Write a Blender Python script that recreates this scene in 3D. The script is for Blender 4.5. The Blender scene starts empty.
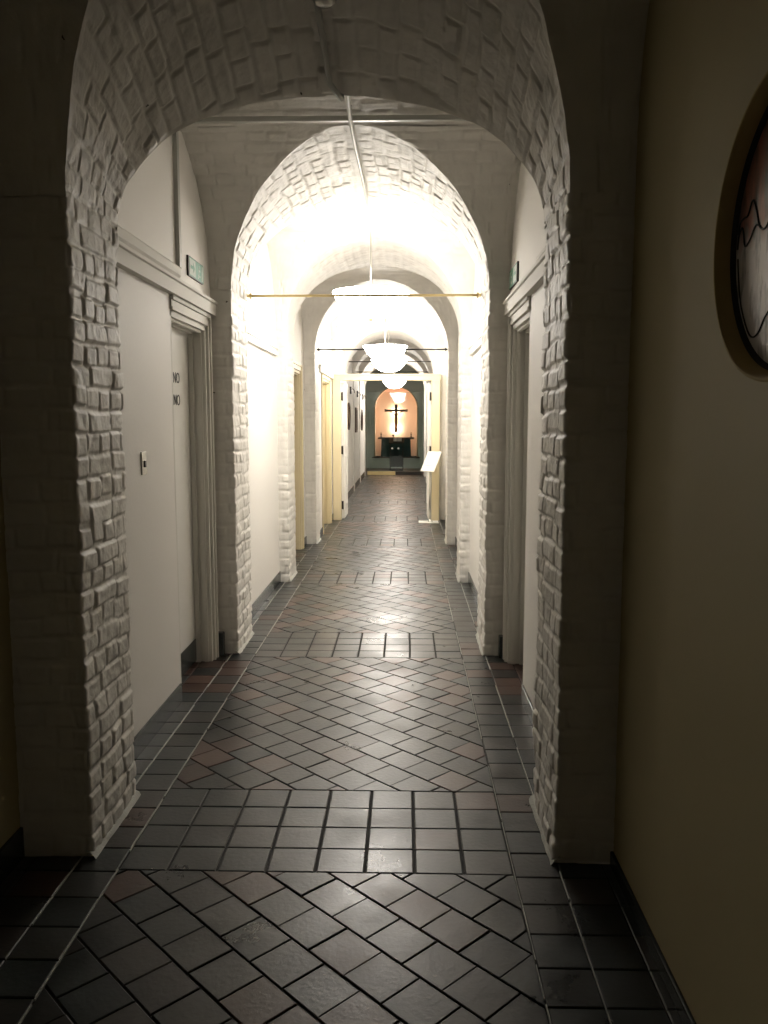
import bpy, bmesh, math, random
import numpy as np
from mathutils import Vector, Matrix

random.seed(4)
rng = np.random.default_rng(7)
S = bpy.context.scene
COL = S.collection
PI = math.pi

# ------------------------------------------------------------------ camera, world, exposure
FPX, HC = 820.0, 1.5
pitch = math.atan(92 / FPX)
yaw = math.atan(21 / math.hypot(FPX, 92))
cam_d = bpy.data.cameras.new('camera')
cam = bpy.data.objects.new('camera', cam_d)
COL.objects.link(cam)
cam_d.sensor_fit = 'VERTICAL'
cam_d.sensor_height = 36
cam_d.lens = FPX * 36 / 1024
cam_d.clip_start = .05
cam_d.clip_end = 100
cam.location = (0, 0, HC)
cam.rotation_euler = (PI / 2 - pitch, 0, yaw)
S.camera = cam

world = bpy.data.worlds.new('dim')
S.world = world
world.use_nodes = True
world.node_tree.nodes['Background'].inputs['Color'].default_value = (1, .9, .75, 1)
world.node_tree.nodes['Background'].inputs['Strength'].default_value = 0.0

S.view_settings.view_transform = 'Standard'
S.view_settings.look = 'None'
S.view_settings.gamma = 1
S.view_settings.use_curve_mapping = False
S.view_settings.exposure = 1.72

LAMP_W = 2.5          # point lamp inside each pendant
BOWL_E = 12.5           # glow of the opal glass bowls
HALO_W = 13.0

# ------------------------------------------------------------------ geometry of the corridor
XC, A = -.28, .79                       # centre line and half width between piers
XI_L, XI_R = XC - A, XC + A
PIERS = [(.15, .65), (2.65, 3.12), (5.13, 5.63), (7.50, 7.97), (9.83, 10.27), (12.34, 12.8),
         (14.85, 15.25), (17.2, 17.6), (19.55, 19.95), (21.85, 22.25)]
ZS = 2.3                                # springing of the transverse vaults, and their rise bay by bay
BTS = [1.02] + [.80] * 8
# springing, rise at the near side, rise at the far side of each longitudinal arch
ARCH = {i: (2.3, .74, .74) for i in range(len(PIERS))}
ARCH[0] = (2.3, .9, .9)
ARCH[1] = (2.2, .97, .53)
WALLX = [(-1.32, .71), (-1.20, .64), (-1.165, .60), (-1.20, .62), (-1.085, .62), (-1.085, .62),
         (-1.085, .62), (-1.085, .62), (-1.085, .62)]    # wall plane either side of bay i (between pier i and i+1)

# ------------------------------------------------------------------ helpers
def link(o, parent=None):
    COL.objects.link(o)
    if parent is not None:
        o.parent = parent
    return o

def tag(o, label=None, cat=None, group=None, kind=None):
    if label: o['label'] = label
    if cat: o['category'] = cat
    if group: o['group'] = group
    if kind: o['kind'] = kind
    return o

def empty(name, loc=(0, 0, 0), rz=0):
    o = bpy.data.objects.new(name, None)
    o.empty_display_size = .1
    o.location = loc
    o.rotation_euler = (0, 0, rz)
    return link(o)

class MB:
    """collects shapes, links them as one mesh object"""
    def __init__(s):
        s.bm = bmesh.new()
    def box(s, x0, x1, y0, y1, z0, z1, bev=0, mat=0):
        r = bmesh.ops.create_cube(s.bm, size=1)
        vs = r['verts']
        for v in vs:
            v.co = Vector(((x0 + x1) / 2 + v.co.x * (x1 - x0), (y0 + y1) / 2 + v.co.y * (y1 - y0), (z0 + z1) / 2 + v.co.z * (z1 - z0)))
        fs = set(f for v in vs for f in v.link_faces)
        for f in fs: f.material_index = mat
        if bev:
            es = set(e for v in vs for e in v.link_edges)
            bmesh.ops.bevel(s.bm, geom=list(es), offset=bev, segments=2, affect='EDGES', profile=.5)
        return s
    def tube(s, pts, r, n=10, mat=0, caps=True):
        pts = [Vector(p) for p in pts]
        if not hasattr(r, '__len__'): r = [r] * len(pts)
        rings = []
        up = Vector((0, 0, 1))
        for i, p in enumerate(pts):
            d = (pts[min(i + 1, len(pts) - 1)] - pts[max(i - 1, 0)]).normalized()
            a = d.cross(up)
            if a.length < 1e-3: a = d.cross(Vector((0, 1, 0)))
            a.normalize(); b = d.cross(a).normalized()
            rings.append([s.bm.verts.new(p + (a * math.cos(t) + b * math.sin(t)) * r[i]) for t in [2 * PI * k / n for k in range(n)]])
        for q in range(len(rings) - 1):
            for k in range(n):
                f = s.bm.faces.new((rings[q][k], rings[q][(k + 1) % n], rings[q + 1][(k + 1) % n], rings[q + 1][k]))
                f.smooth = True; f.material_index = mat
        if caps:
            s.bm.faces.new(rings[0][::-1]).material_index = mat
            s.bm.faces.new(rings[-1]).material_index = mat
        return s
    def lathe(s, prof, c=(0, 0, 0), n=40, axis='z', mat=0, smooth=True):
        rings = []
        for (r, h) in prof:
            ring = []
            for k in range(n):
                t = 2 * PI * k / n
                u, v = r * math.cos(t), r * math.sin(t)
                co = {'z': (u, v, h), 'y': (u, h, v), 'x': (h, u, v)}[axis]
                ring.append(s.bm.verts.new((c[0] + co[0], c[1] + co[1], c[2] + co[2])))
            rings.append(ring)
        for q in range(len(rings) - 1):
            for k in range(n):
                f = s.bm.faces.new((rings[q][k], rings[q][(k + 1) % n], rings[q + 1][(k + 1) % n], rings[q + 1][k]))
                f.smooth = smooth; f.material_index = mat
        return s
    def prism(s, poly, h0, h1, axis='x', mat=0):
        """poly of 2D points extruded along an axis; poly in (y,z) for x, (x,z) for y, (x,y) for z"""
        def P(p, h):
            return {'x': (h, p[0], p[1]), 'y': (p[0], h, p[1]), 'z': (p[0], p[1], h)}[axis]
        a = [s.bm.verts.new(P(p, h0)) for p in poly]
        b = [s.bm.verts.new(P(p, h1)) for p in poly]
        n = len(poly)
        fs = [s.bm.faces.new(a), s.bm.faces.new(b[::-1])]
        for i in range(n):
            fs.append(s.bm.faces.new((a[i], b[i], b[(i + 1) % n], a[(i + 1) % n])))
        for f in fs: f.material_index = mat
        return s
    def build(s, name, mats, parent=None):
        if not isinstance(mats, (list, tuple)): mats = [mats]
        bmesh.ops.recalc_face_normals(s.bm, faces=s.bm.faces[:])
        me = bpy.data.meshes.new(name)
        s.bm.to_mesh(me); s.bm.free()
        for m in mats: me.materials.append(m)
        return link(bpy.data.objects.new(name, me), parent)

def struct(o):
    o['kind'] = 'structure'
    return o

# vectorised value noise
_tab = rng.random((64, 64, 64)).astype(np.float32)
def vnoise(x, y, z):
    x, y, z = np.broadcast_arrays(np.asarray(x, float), np.asarray(y, float), np.asarray(z, float))
    xi, yi, zi = np.floor(x).astype(int), np.floor(y).astype(int), np.floor(z).astype(int)
    fx, fy, fz = x - xi, y - yi, z - zi
    fx, fy, fz = [f * f * (3 - 2 * f) for f in (fx, fy, fz)]
    o = 0
    for dx in (0, 1):
        for dy in (0, 1):
            for dz in (0, 1):
                w = (fx if dx else 1 - fx) * (fy if dy else 1 - fy) * (fz if dz else 1 - fz)
                o = o + w * _tab[(xi + dx) & 63, (yi + dy) & 63, (zi + dz) & 63]
    return o * 2 - 1

def smooth01(t):
    t = np.clip(t, 0, 1)
    return t * t * (3 - 2 * t)

def bricks(u, v, L=.215, Hh=.0765, seed=0, rough=1.0):
    """relief of old painted brickwork at (u along course, v across courses)"""
    u = u + .009 * vnoise(u * 7 + seed, v * 7, seed)
    v = v + .010 * vnoise(u * 3.5 + 31, v * 6 + seed, seed + 5)
    row = np.floor(v / Hh)
    ri = row.astype(int)
    # courses alternate stretchers and headers (half bricks), each shifted a little
    head = ((ri % 2) == 0)
    Lr = np.where(head, L * .52, L)
    off = _tab[ri & 63, (ri * 7 + seed) & 63, 3] * .05 + np.where(head, .03, 0)
    c = np.floor((u + off) / Lr)
    ci = c.astype(int)
    fu = (u + off) / Lr - c
    fv = np.clip(v / Hh - row + (_tab[ci & 63, ri & 63, (seed * 3 + 7) & 63] - .5) * .26, 0, 1)
    du = np.minimum(fu, 1 - fu) * Lr
    dv = np.minimum(fv, 1 - fv) * Hh
    d = np.minimum(du, dv)
    k = np.clip(1 - (1 - du / .022).clip(0) * (1 - dv / .022).clip(0), 0, 1)
    prof = smooth01((d - .002) / .009) * (.35 + .65 * k)
    r1 = _tab[ci & 63, ri & 63, (seed * 3 + 1) & 63] - .5
    r2 = _tab[ci & 63, ri & 63, (seed * 3 + 2) & 63] - .5
    r3 = _tab[ci & 63, ri & 63, (seed * 3 + 3) & 63] - .5
    soft = .55 + .45 * smooth01(vnoise(u * 3.1, v * 3.1, seed + 50) * 1.4 + .6)      # thick paint fills some joints
    pass
    h = prof * soft * (.0085 + .007 * r1 + .005 * r2 * (fu - .5) + .005 * r3 * (fv - .5))
    h = h + .0013 * vnoise(u * 45, v * 45, seed + 9) + .0006 * vnoise(u * 110, v * 110, seed + 19)
    return h * rough

def warp(P, amp=.006):
    """slow wobble of the masonry, the same function of position for every piece so that edges keep meeting"""
    x, y, z = P[..., 0], P[..., 1], P[..., 2]
    w = np.stack([vnoise(x * 7 + 3, y * 7, z * 7), vnoise(x * 7, y * 7 + 17, z * 7), vnoise(x * 7, y * 7, z * 7 + 29)], -1)
    w2 = np.stack([vnoise(x * 19 + 3, y * 19, z * 19), vnoise(x * 19, y * 19 + 17, z * 19), vnoise(x * 19, y * 19, z * 19 + 29)], -1)
    fl = np.clip(z / .15, 0, 1)[..., None]
    m = np.ones(3); d = (w * amp + w2 * amp * .45)
    d[..., 2] *= fl[..., 0]
    return P + d * m

class Grids:
    """several displaced grids gathered into one mesh"""
    def __init__(s):
        s.V, s.F, s.n = [], [], 0
    def add(s, P):
        r, c = P.shape[:2]
        idx = (np.arange(r * c).reshape(r, c) + s.n)
        q = np.stack([idx[:-1, :-1], idx[:-1, 1:], idx[1:, 1:], idx[1:, :-1]], -1).reshape(-1, 4)
        s.V.append(P.reshape(-1, 3)); s.F.append(q); s.n += r * c
    def build(s, name, mat, parent=None, flip=False):
        V = np.concatenate(s.V); F = np.concatenate(s.F)
        if flip: F = F[:, ::-1]
        me = bpy.data.meshes.new(name)
        me.vertices.add(len(V)); me.vertices.foreach_set('co', V.astype(np.float32).ravel())
        me.loops.add(F.size); me.loops.foreach_set('vertex_index', F.astype(np.int32).ravel())
        me.polygons.add(len(F))
        me.polygons.foreach_set('loop_start', np.arange(0, F.size, 4, dtype=np.int32))
        me.polygons.foreach_set('use_smooth', np.ones(len(F), bool))
        me.update(calc_edges=True); me.validate()
        me.materials.append(mat)
        return link(bpy.data.objects.new(name, me), parent)

def grid_normals(P):
    du = np.gradient(P, axis=0); dv = np.gradient(P, axis=1)
    n = np.cross(du, dv)
    return n / np.maximum(np.linalg.norm(n, axis=-1, keepdims=True), 1e-9)

# ------------------------------------------------------------------ materials
def new_mat(name):
    m = bpy.data.materials.new(name); m.use_nodes = True
    return m, m.node_tree.nodes, m.node_tree.links, m.node_tree.nodes['Principled BSDF']

def plain(name, col, rough=.5, metal=0, bump=0, bscale=60, var=0, vscale=3, coat=0):
    m, N, Lk, b = new_mat(name)
    b.inputs['Base Color'].default_value = (*col, 1)
    b.inputs['Roughness'].default_value = rough
    b.inputs['Metallic'].default_value = metal
    if coat: b.inputs['Coat Weight'].default_value = coat
    if bump or var:
        tc = N.new('ShaderNodeTexCoord')
    if var:
        nz = N.new('ShaderNodeTexNoise'); nz.inputs['Scale'].default_value = vscale; nz.inputs['Detail'].default_value = 5
        Lk.new(tc.outputs['Object'], nz.inputs['Vector'])
        mx = N.new('ShaderNodeMix'); mx.data_type = 'RGBA'
        mx.inputs[6].default_value = (*[c * (1 - var) for c in col], 1)
        mx.inputs[7].default_value = (*[min(1, c * (1 + var)) for c in col], 1)
        Lk.new(nz.outputs['Fac'], mx.inputs[0]); Lk.new(mx.outputs[2], b.inputs['Base Color'])
    if bump:
        n2 = N.new('ShaderNodeTexNoise'); n2.inputs['Scale'].default_value = bscale; n2.inputs['Detail'].default_value = 4
        Lk.new(tc.outputs['Object'], n2.inputs['Vector'])
        bp = N.new('ShaderNodeBump'); bp.inputs['Strength'].default_value = bump; bp.inputs['Distance'].default_value = .004
        Lk.new(n2.outputs['Fac'], bp.inputs['Height']); Lk.new(bp.outputs[0], b.inputs['Normal'])
    return m

def brick_paint(name, col):
    m, N, Lk, b = new_mat(name)
    tc = N.new('ShaderNodeTexCoord')
    nz = N.new('ShaderNodeTexNoise'); nz.inputs['Scale'].default_value = 5; nz.inputs['Detail'].default_value = 8
    Lk.new(tc.outputs['Object'], nz.inputs['Vector'])
    r = N.new('ShaderNodeValToRGB')
    r.color_ramp.elements[0].position = .3; r.color_ramp.elements[0].color = (*[c * .86 for c in col], 1)
    r.color_ramp.elements[1].position = .7; r.color_ramp.elements[1].color = (*col, 1)
    Lk.new(nz.outputs['Fac'], r.inputs[0])
    # a few dark pits where the paint has chipped
    vo = N.new('ShaderNodeTexVoronoi'); vo.inputs['Scale'].default_value = 5.5
    nd = N.new('ShaderNodeTexNoise'); nd.inputs['Scale'].default_value = 40; nd.inputs['Detail'].default_value = 3
    Lk.new(tc.outputs['Object'], nd.inputs['Vector'])
    va = N.new('ShaderNodeVectorMath'); va.operation = 'MULTIPLY_ADD'; va.inputs[1].default_value = (.03, .03, .07)
    Lk.new(nd.outputs['Color'], va.inputs[0]); Lk.new(tc.outputs['Object'], va.inputs[2]); Lk.new(va.outputs[0], vo.inputs['Vector'])
    cr = N.new('ShaderNodeValToRGB'); cr.color_ramp.interpolation = 'CONSTANT'
    cr.color_ramp.elements[0].color = (1, 1, 1, 1); cr.color_ramp.elements[1].color = (0, 0, 0, 1); cr.color_ramp.elements[1].position = .032
    Lk.new(vo.outputs['Distance'], cr.inputs[0])
    mx = N.new('ShaderNodeMix'); mx.data_type = 'RGBA'; mx.inputs[7].default_value = (.08, .07, .05, 1)
    Lk.new(cr.outputs[0], mx.inputs[0]); Lk.new(r.outputs[0], mx.inputs[6]); Lk.new(mx.outputs[2], b.inputs['Base Color'])
    b.inputs['Roughness'].default_value = .55
    n2 = N.new('ShaderNodeTexNoise'); n2.inputs['Scale'].default_value = 70; n2.inputs['Detail'].default_value = 5
    Lk.new(tc.outputs['Object'], n2.inputs['Vector'])
    bp = N.new('ShaderNodeBump'); bp.inputs['Strength'].default_value = .35; bp.inputs['Distance'].default_value = .004
    Lk.new(n2.outputs['Fac'], bp.inputs['Height']); Lk.new(bp.outputs[0], b.inputs['Normal'])
    return m

M = {}
M['brick'] = brick_paint('white_painted_brick', (.82, .79, .73))
M['brick_front'] = brick_paint('dim_painted_brick', (.36, .32, .24))
M['plaster'] = plain('white_plaster', (.83, .80, .75), .6, bump=.12, bscale=45)
M['cream_wall'] = plain('ochre_plaster', (.52, .45, .26), .62, bump=.15, bscale=40, var=.06)
M['joinery'] = plain('white_gloss_paint', (.74, .72, .66), .62, bump=.05, bscale=25)
M['joinery'].node_tree.nodes['Principled BSDF'].inputs['Specular IOR Level'].default_value = .25
M['cream'] = plain('cream_gloss_paint', (.74, .64, .42), .5)
M['door'] = plain('door_paint', (.83, .81, .76), .35)
M['beige_door'] = plain('beige_door_paint', (.50, .46, .38), .4)
M['skirt'] = plain('dark_glazed_skirting', (.035, .042, .040), .25, bump=.05)
M['grout'] = plain('dark_grout', (.012, .012, .011), .8)
M['grout_light'] = plain('pale_mortar', (.42, .42, .38), .6, bump=.6, bscale=90)
M['metal'] = plain('brushed_metal', (.45, .44, .40), .35, 1)
M['dark_metal'] = plain('dark_metal', (.04, .035, .03), .4, .6)
M['brass'] = plain('brass', (.62, .50, .26), .35, 1)
M['black'] = plain('black', (.008, .008, .008), .45)
M['white_plastic'] = plain('white_plastic', (.75, .74, .70), .3)
M['grey_trunk'] = plain('grey_painted_trunking', (.50, .50, .46), .35)
M['sign_green'] = plain('sign_green', (.14, .36, .25), .6)
M['sign_white'] = plain('sign_white', (.50, .60, .52), .6)
M['wood_dark'] = plain('dark_wood', (.055, .028, .015), .4, var=.3, vscale=8)
M['frame_wood'] = plain('olive_brown_frame', (.46, .35, .15), .8, var=.25, vscale=9)
M['cloth_green'] = plain('dark_green_altar_cloth', (.030, .075, .070), .8, bump=.3, bscale=30)
M['grey_green'] = plain('grey_green_plaster', (.52, .57, .50), .6, bump=.1)
M['peach'] = plain('peach_plaster', (.90, .66, .52), .6, bump=.1)
M['brown_floor'] = plain('brown_floor', (.13, .085, .055), .35, var=.2, vscale=5)
M['paper'] = plain('paper', (.82, .80, .77), .5)
M['corpus'] = plain('gilded_figure', (.28, .12, .04), .45)

def tile_mat():
    m, N, Lk, b = new_mat('quarry_tile')
    at = N.new('ShaderNodeAttribute'); at.attribute_name = 'tile'
    tc = N.new('ShaderNodeTexCoord')
    nz = N.new('ShaderNodeTexNoise'); nz.inputs['Scale'].default_value = 3.2; nz.inputs['Detail'].default_value = 8; nz.inputs['Roughness'].default_value = .65
    Lk.new(tc.outputs['Object'], nz.inputs['Vector'])
    n3 = N.new('ShaderNodeTexNoise'); n3.inputs['Scale'].default_value = 60; n3.inputs['Detail'].default_value = 6
    Lk.new(tc.outputs['Object'], n3.inputs['Vector'])
    r = N.new('ShaderNodeMapRange'); r.inputs[1].default_value = .35; r.inputs[2].default_value = .65; r.inputs[3].default_value = .7; r.inputs[4].default_value = 1.35
    Lk.new(nz.outputs['Fac'], r.inputs[0])
    mu = N.new('ShaderNodeVectorMath'); mu.operation = 'SCALE'
    Lk.new(at.outputs['Color'], mu.inputs[0]); Lk.new(r.outputs[0], mu.inputs['Scale'])
    Lk.new(mu.outputs[0], b.inputs['Base Color'])
    rr = N.new('ShaderNodeMapRange'); rr.inputs[1].default_value = .35; rr.inputs[2].default_value = .65; rr.inputs[3].default_value = .27; rr.inputs[4].default_value = .42
    Lk.new(nz.outputs['Fac'], rr.inputs[0])
    Lk.new(rr.outputs[0], b.inputs['Roughness'])
    b.inputs['Specular IOR Level'].default_value = .5
    bp = N.new('ShaderNodeBump'); bp.inputs['Strength'].default_value = .5; bp.inputs['Distance'].default_value = .0015
    Lk.new(n3.outputs['Fac'], bp.inputs['Height']); Lk.new(bp.outputs[0], b.inputs['Normal'])
    return m
M['tile'] = tile_mat()

def emit_mat(name, col, e):
    m, N, Lk, b = new_mat(name)
    b.inputs['Base Color'].default_value = (.9, .88, .82, 1)
    b.inputs['Roughness'].default_value = .3
    b.inputs['Emission Color'].default_value = (*col, 1)
    b.inputs['Emission Strength'].default_value = e
    return m
M['bowl_inside'] = emit_mat('opal_glass_inside', (1, .945, .87), 2.2)
M['bowl'] = emit_mat('lit_opal_glass', (1, .945, .87), BOWL_E)

def glass_mat():
    m, N, Lk, b = new_mat('door_glass')
    out = N['Material Output']
    tr = N.new('ShaderNodeBsdfTransparent'); tr.inputs[0].default_value = (.86, .90, .88, 1)
    gl = N.new('ShaderNodeBsdfGlossy'); gl.inputs['Roughness'].default_value = .03
    fr = N.new('ShaderNodeFresnel'); fr.inputs[0].default_value = 1.5
    mx = N.new('ShaderNodeMixShader')
    Lk.new(fr.outputs[0], mx.inputs[0]); Lk.new(tr.outputs[0], mx.inputs[1]); Lk.new(gl.outputs[0], mx.inputs[2])
    Lk.new(mx.outputs[0], out.inputs['Surface'])
    return m
M['glass'] = glass_mat()

# ------------------------------------------------------------------ setting: piers (brick)
def pier(side, i):
    """brick pier: front face, reveal and back face in one wrapped surface; side -1 left, +1 right"""
    y0, y1 = PIERS[i]
    zl = ARCH[i][0]
    xi = XI_L if side < 0 else XI_R
    wa = WALLX[i - 1][0 if side < 0 else 1] if i > 0 else xi + side * .3
    wb = WALLX[min(i, len(WALLX) - 1)][0 if side < 0 else 1]
    near = i in (1, 2)
    res = .0055 if i == 1 else .0085 if i == 2 else .011 if i in (3, 4) else .05
    pts = [(wa + side * .02, y0), (xi, y0), (xi, y1), (wb + side * .02, y1)]
    # resample the plan path
    P2, U = [], []
    u = 0
    for (a, b) in zip(pts[:-1], pts[1:]):
        d = math.dist(a, b); n = max(2, int(d / res))
        for k in range(n):
            t = k / n; P2.append((a[0] + (b[0] - a[0]) * t, a[1] + (b[1] - a[1]) * t)); U.append(u + d * t)
        u += d
    P2.append(pts[-1]); U.append(u)
    P2, U = np.array(P2), np.array(U)
    ws = max(1, int(.012 / res))                      # soften the arris a little
    if near:
        K = np.pad(P2, ((ws, ws), (0, 0)), 'edge')
        P2 = sum(K[j:j + len(P2)] for j in range(2 * ws + 1)) / (2 * ws + 1)
    T = np.gradient(P2, axis=0)
    Nn = np.stack([T[:, 1], -T[:, 0]], 1); Nn /= np.linalg.norm(Nn, axis=1, keepdims=True)
    if side > 0: pass
    else: Nn = Nn
    mid = Nn[len(Nn) // 2]
    if mid[0] * side > 0: Nn = -Nn                    # outward = towards the corridor
    Z = np.linspace(0, zl, max(3, int(zl / res)))
    uu, zz = np.meshgrid(U, Z)
    P = np.zeros(uu.shape + (3,))
    P[..., 0] = P2[None, :, 0]; P[..., 1] = P2[None, :, 1]; P[..., 2] = zz
    uy = uu - math.dist(pts[0], pts[1]) + y0          # so that the reveal's u is the world Y
    if i <= 4:
        ro = {1: 1.05, 2: .95}.get(i, .9)
        h = bricks(uy, zz, seed=i * 2 + (side > 0), rough=ro)
        fr = np.ones(len(U)); fa = math.dist(pts[0], pts[1])
        fr = np.where((U < fa - .05) | (U > fa + (y1 - y0) + .05), .6, 1)  # thick paint on the faces
        h = h * fr[None, :]
        P = warp(P, .005 if i < 3 else .003)
        P[..., 0] += Nn[None, :, 0] * (h - .006); P[..., 1] += Nn[None, :, 1] * (h - .006)
    g = Grids(); g.add(P)
    o = g.build('wall_left' if side < 0 else 'wall_right', M['brick'])
    return struct(o)

for i in range(len(PIERS)):
    for s_ in (-1, 1):
        pier(s_, i)

# ------------------------------------------------------------------ setting: vaults
def bayc(i):
    """centre and half length of bay i, between pier i and pier i+1"""
    a, b = PIERS[i][1], PIERS[i + 1][0]
    return (a + b) / 2, (b - a) / 2

def tr_y(z, i):
    c = np.clip((z - ZS) / BTS[i], 0, 1)
    return np.sqrt(1 - c * c)

def barrel(i):
    """longitudinal vault over pier pair i, running out to the groins on both sides"""
    zl, bn, bf = ARCH[i]
    bl = (bn + bf) / 2
    res = .0075 if i == 1 else .011 if i == 2 else .016 if i in (3, 4) else .06
    nth = int(2.5 / res)
    th = np.linspace(PI, 0, nth)
    zn = zl + bn * np.sin(th); zf = zl + bf * np.sin(th); x = XC + A * np.cos(th)
    z = (zn + zf) / 2
    if i > 0:
        yc, L = bayc(i - 1); Y0 = yc + L * tr_y(zn, i - 1)
    else:
        Y0 = np.full_like(z, PIERS[0][0] - .5)
    if i < len(PIERS) - 1:
        yc, L = bayc(i); Y1 = yc - L * tr_y(zf, i)
    else:
        Y1 = np.full_like(z, PIERS[i][1])
    ncol = max(8, int(2.0 / res) if i <= 4 else 24)
    t = np.linspace(0, 1, ncol)
    Y = Y0[:, None] * (1 - t) + Y1[:, None] * t
    P = np.zeros(Y.shape + (3,))
    P[..., 0] = x[:, None]; P[..., 1] = Y; P[..., 2] = zn[:, None] * (1 - t) + zf[:, None] * t
    if i <= 4:
        nrm = np.stack([-np.cos(th) / A, np.zeros_like(th), -np.sin(th) / bl], -1)
        nrm /= np.linalg.norm(nrm, axis=1, keepdims=True)
        arc = np.concatenate([[0], np.cumsum(np.hypot(np.diff(x), np.diff(z)))])
        v = np.broadcast_to((zl + arc)[:, None], Y.shape)
        ro = {1: 1.1, 2: .95}.get(i, .7)
        h = bricks(Y, v, seed=i * 2, rough=ro)
        edge = np.minimum(Y - Y0[:, None], Y1[:, None] - Y)
        k = np.clip(np.sin(th) * 4, 0, 1)[:, None]
        fade = smooth01(edge / .03) * k + (1 - k)
        P = warp(P, .005 if i < 3 else .003)
        P += nrm[:, None, :] * ((h - .006) * fade)[..., None]
    return P

def webs(i):
    """the transverse vault over bay i: four webs beside the longitudinal barrels and the crown between"""
    yc, L = bayc(i)
    wl, wr = WALLX[i]
    wl -= .03; wr += .03
    BT = BTS[i]
    out = []
    res = .012 if i == 1 else .02 if i in (0, 2) else .03 if i == 3 else .08
    for s in (-1, 1):
        zl, bl = (ARCH[i][0], ARCH[i][2]) if s < 0 else (ARCH[i + 1][0], ARCH[i + 1][1])
        nth = max(8, int(1.2 / res))
        th = np.linspace(0, PI / 2, nth)
        z = zl + bl * np.sin(th)
        Y = yc + s * L * tr_y(z, i)
        arc = np.concatenate([[0], np.cumsum(np.hypot(np.diff(Y), np.diff(z)))])
        nn = np.stack([np.zeros_like(z), (Y - yc) / L ** 2 * -1, -(np.clip(z - ZS, 0, 9)) / BT ** 2], -1)
        nn /= np.linalg.norm(nn, axis=1, keepdims=True)
        for side in (-1, 1):
            xo = wl if side < 0 else wr
            xin = XC + side * A * np.cos(th)
            nc = max(6, int(1.1 / res))
            t = np.linspace(0, 1, nc)
            X = xo * (1 - t)[None, :] + xin[:, None] * t
            P = np.zeros(X.shape + (3,)); P[..., 0] = X; P[..., 1] = Y[:, None]; P[..., 2] = z[:, None]
            if i <= 3:
                v = np.broadcast_to((zl + arc)[:, None], X.shape)
                h = bricks(X, v, seed=20 + i * 4 + s + side, rough=.85)
                fade = smooth01(np.abs(X - xin[:, None]) / .03)
                P = warp(P, .005 if i < 3 else .003); P += nn[:, None, :] * ((h - .003) * fade)[..., None]
            out.append(P)
        # crown strip
        z0 = zl + bl
        ph = np.linspace(math.asin(min(1, (z0 - ZS) / BT)), PI / 2, max(4, int(.4 / res)))
        z = ZS + BT * np.sin(ph); Y = yc + s * L * np.cos(ph)
        t = np.linspace(wl, wr, max(6, int((wr - wl) / res)))
        X = np.broadcast_to(t[None, :], (len(ph), len(t)))
        P = np.zeros(X.shape + (3,)); P[..., 0] = X; P[..., 1] = Y[:, None]; P[..., 2] = z[:, None]
        if i <= 3:
            h = bricks(X, np.broadcast_to(((ph - ph[0]) * .9 + 5)[:, None], X.shape), seed=40 + i + s, rough=.85)
            e = np.minimum(np.arange(len(ph)), 99)[:, None] * res
            P = warp(P, .005 if i < 3 else .003); P[..., 2] -= (h - .003) * smooth01(np.minimum(e, e[::-1]) / .03)
        out.append(P)
    return out

for i in range(len(PIERS)):
    g = Grids(); g.add(barrel(i))
    struct(g.build('ceiling', M['brick']))
for i in range(len(PIERS) - 1):
    g = Grids()
    for P in webs(i): g.add(P)
    struct(g.build('ceiling', M['brick']))

# outer masonry shell above and behind (keeps everything closed)
m = MB(); m.box(-2.6, 2.1, -3.2, 28, 3.45, 3.6); struct(m.build('ceiling', M['plaster']))

# ------------------------------------------------------------------ setting: walls between the piers
def wall_bay(i, side, openings=(), mat='plaster', ztop=3.3, deep=.35):
    y0, y1 = PIERS[i][1] - .02, PIERS[i + 1][0] + .02
    x = WALLX[i][0 if side < 0 else 1]
    m = MB()
    xa, xb = sorted((x, x + side * deep))
    y = y0
    for (a, b, h) in sorted(openings):
        m.box(xa, xb, y, a, 0, ztop)
        m.box(xa, xb, a, b, h, ztop)
        y = b
    m.box(xa, xb, y, y1, 0, ztop)
    return struct(m.build('wall_left' if side < 0 else 'wall_right', M[mat]))

wall_bay(0, -1, mat='cream_wall'); wall_bay(0, 1, mat='cream_wall')
wall_bay(1, -1, [(4.24, 4.99, 2.06)]); wall_bay(1, 1, [(4.30, 4.99, 2.06)])
wall_bay(2, -1); wall_bay(2, 1)
wall_bay(3, -1, [(8.35, 9.45, 2.05)]); wall_bay(3, 1)
wall_bay(4, -1, [(10.75, 11.85, 2.05)]); wall_bay(4, 1)
for i in range(5, 9):
    wall_bay(i, -1); wall_bay(i, 1)
# solid cores behind the pier surfaces
for i, (y0, y1) in enumerate(PIERS):
    for side in (-1, 1):
        m = MB()
        xi = (XI_L if side < 0 else XI_R) + side * .035
        xa, xb = sorted((xi, xi + side * .5))
        m.box(xa, xb, y0 + .035, y1 - .035, 0, 3.3)
        struct(m.build('wall_left' if side < 0 else 'wall_right', M['plaster']))
# behind the camera
m = MB()
m.box(-1.7, 1.1, -3.2, -3.0, 0, 3.5); struct(m.build('wall_back', M['cream_wall']))
m = MB(); m.box(-1.62, -1.32, -3.1, .15, 0, 3.5); struct(m.build('wall_left', M['cream_wall']))
m = MB(); m.box(.71, 1.0, -3.1, .15, 0, 3.5); struct(m.build('wall_right', M['cream_wall']))

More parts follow.
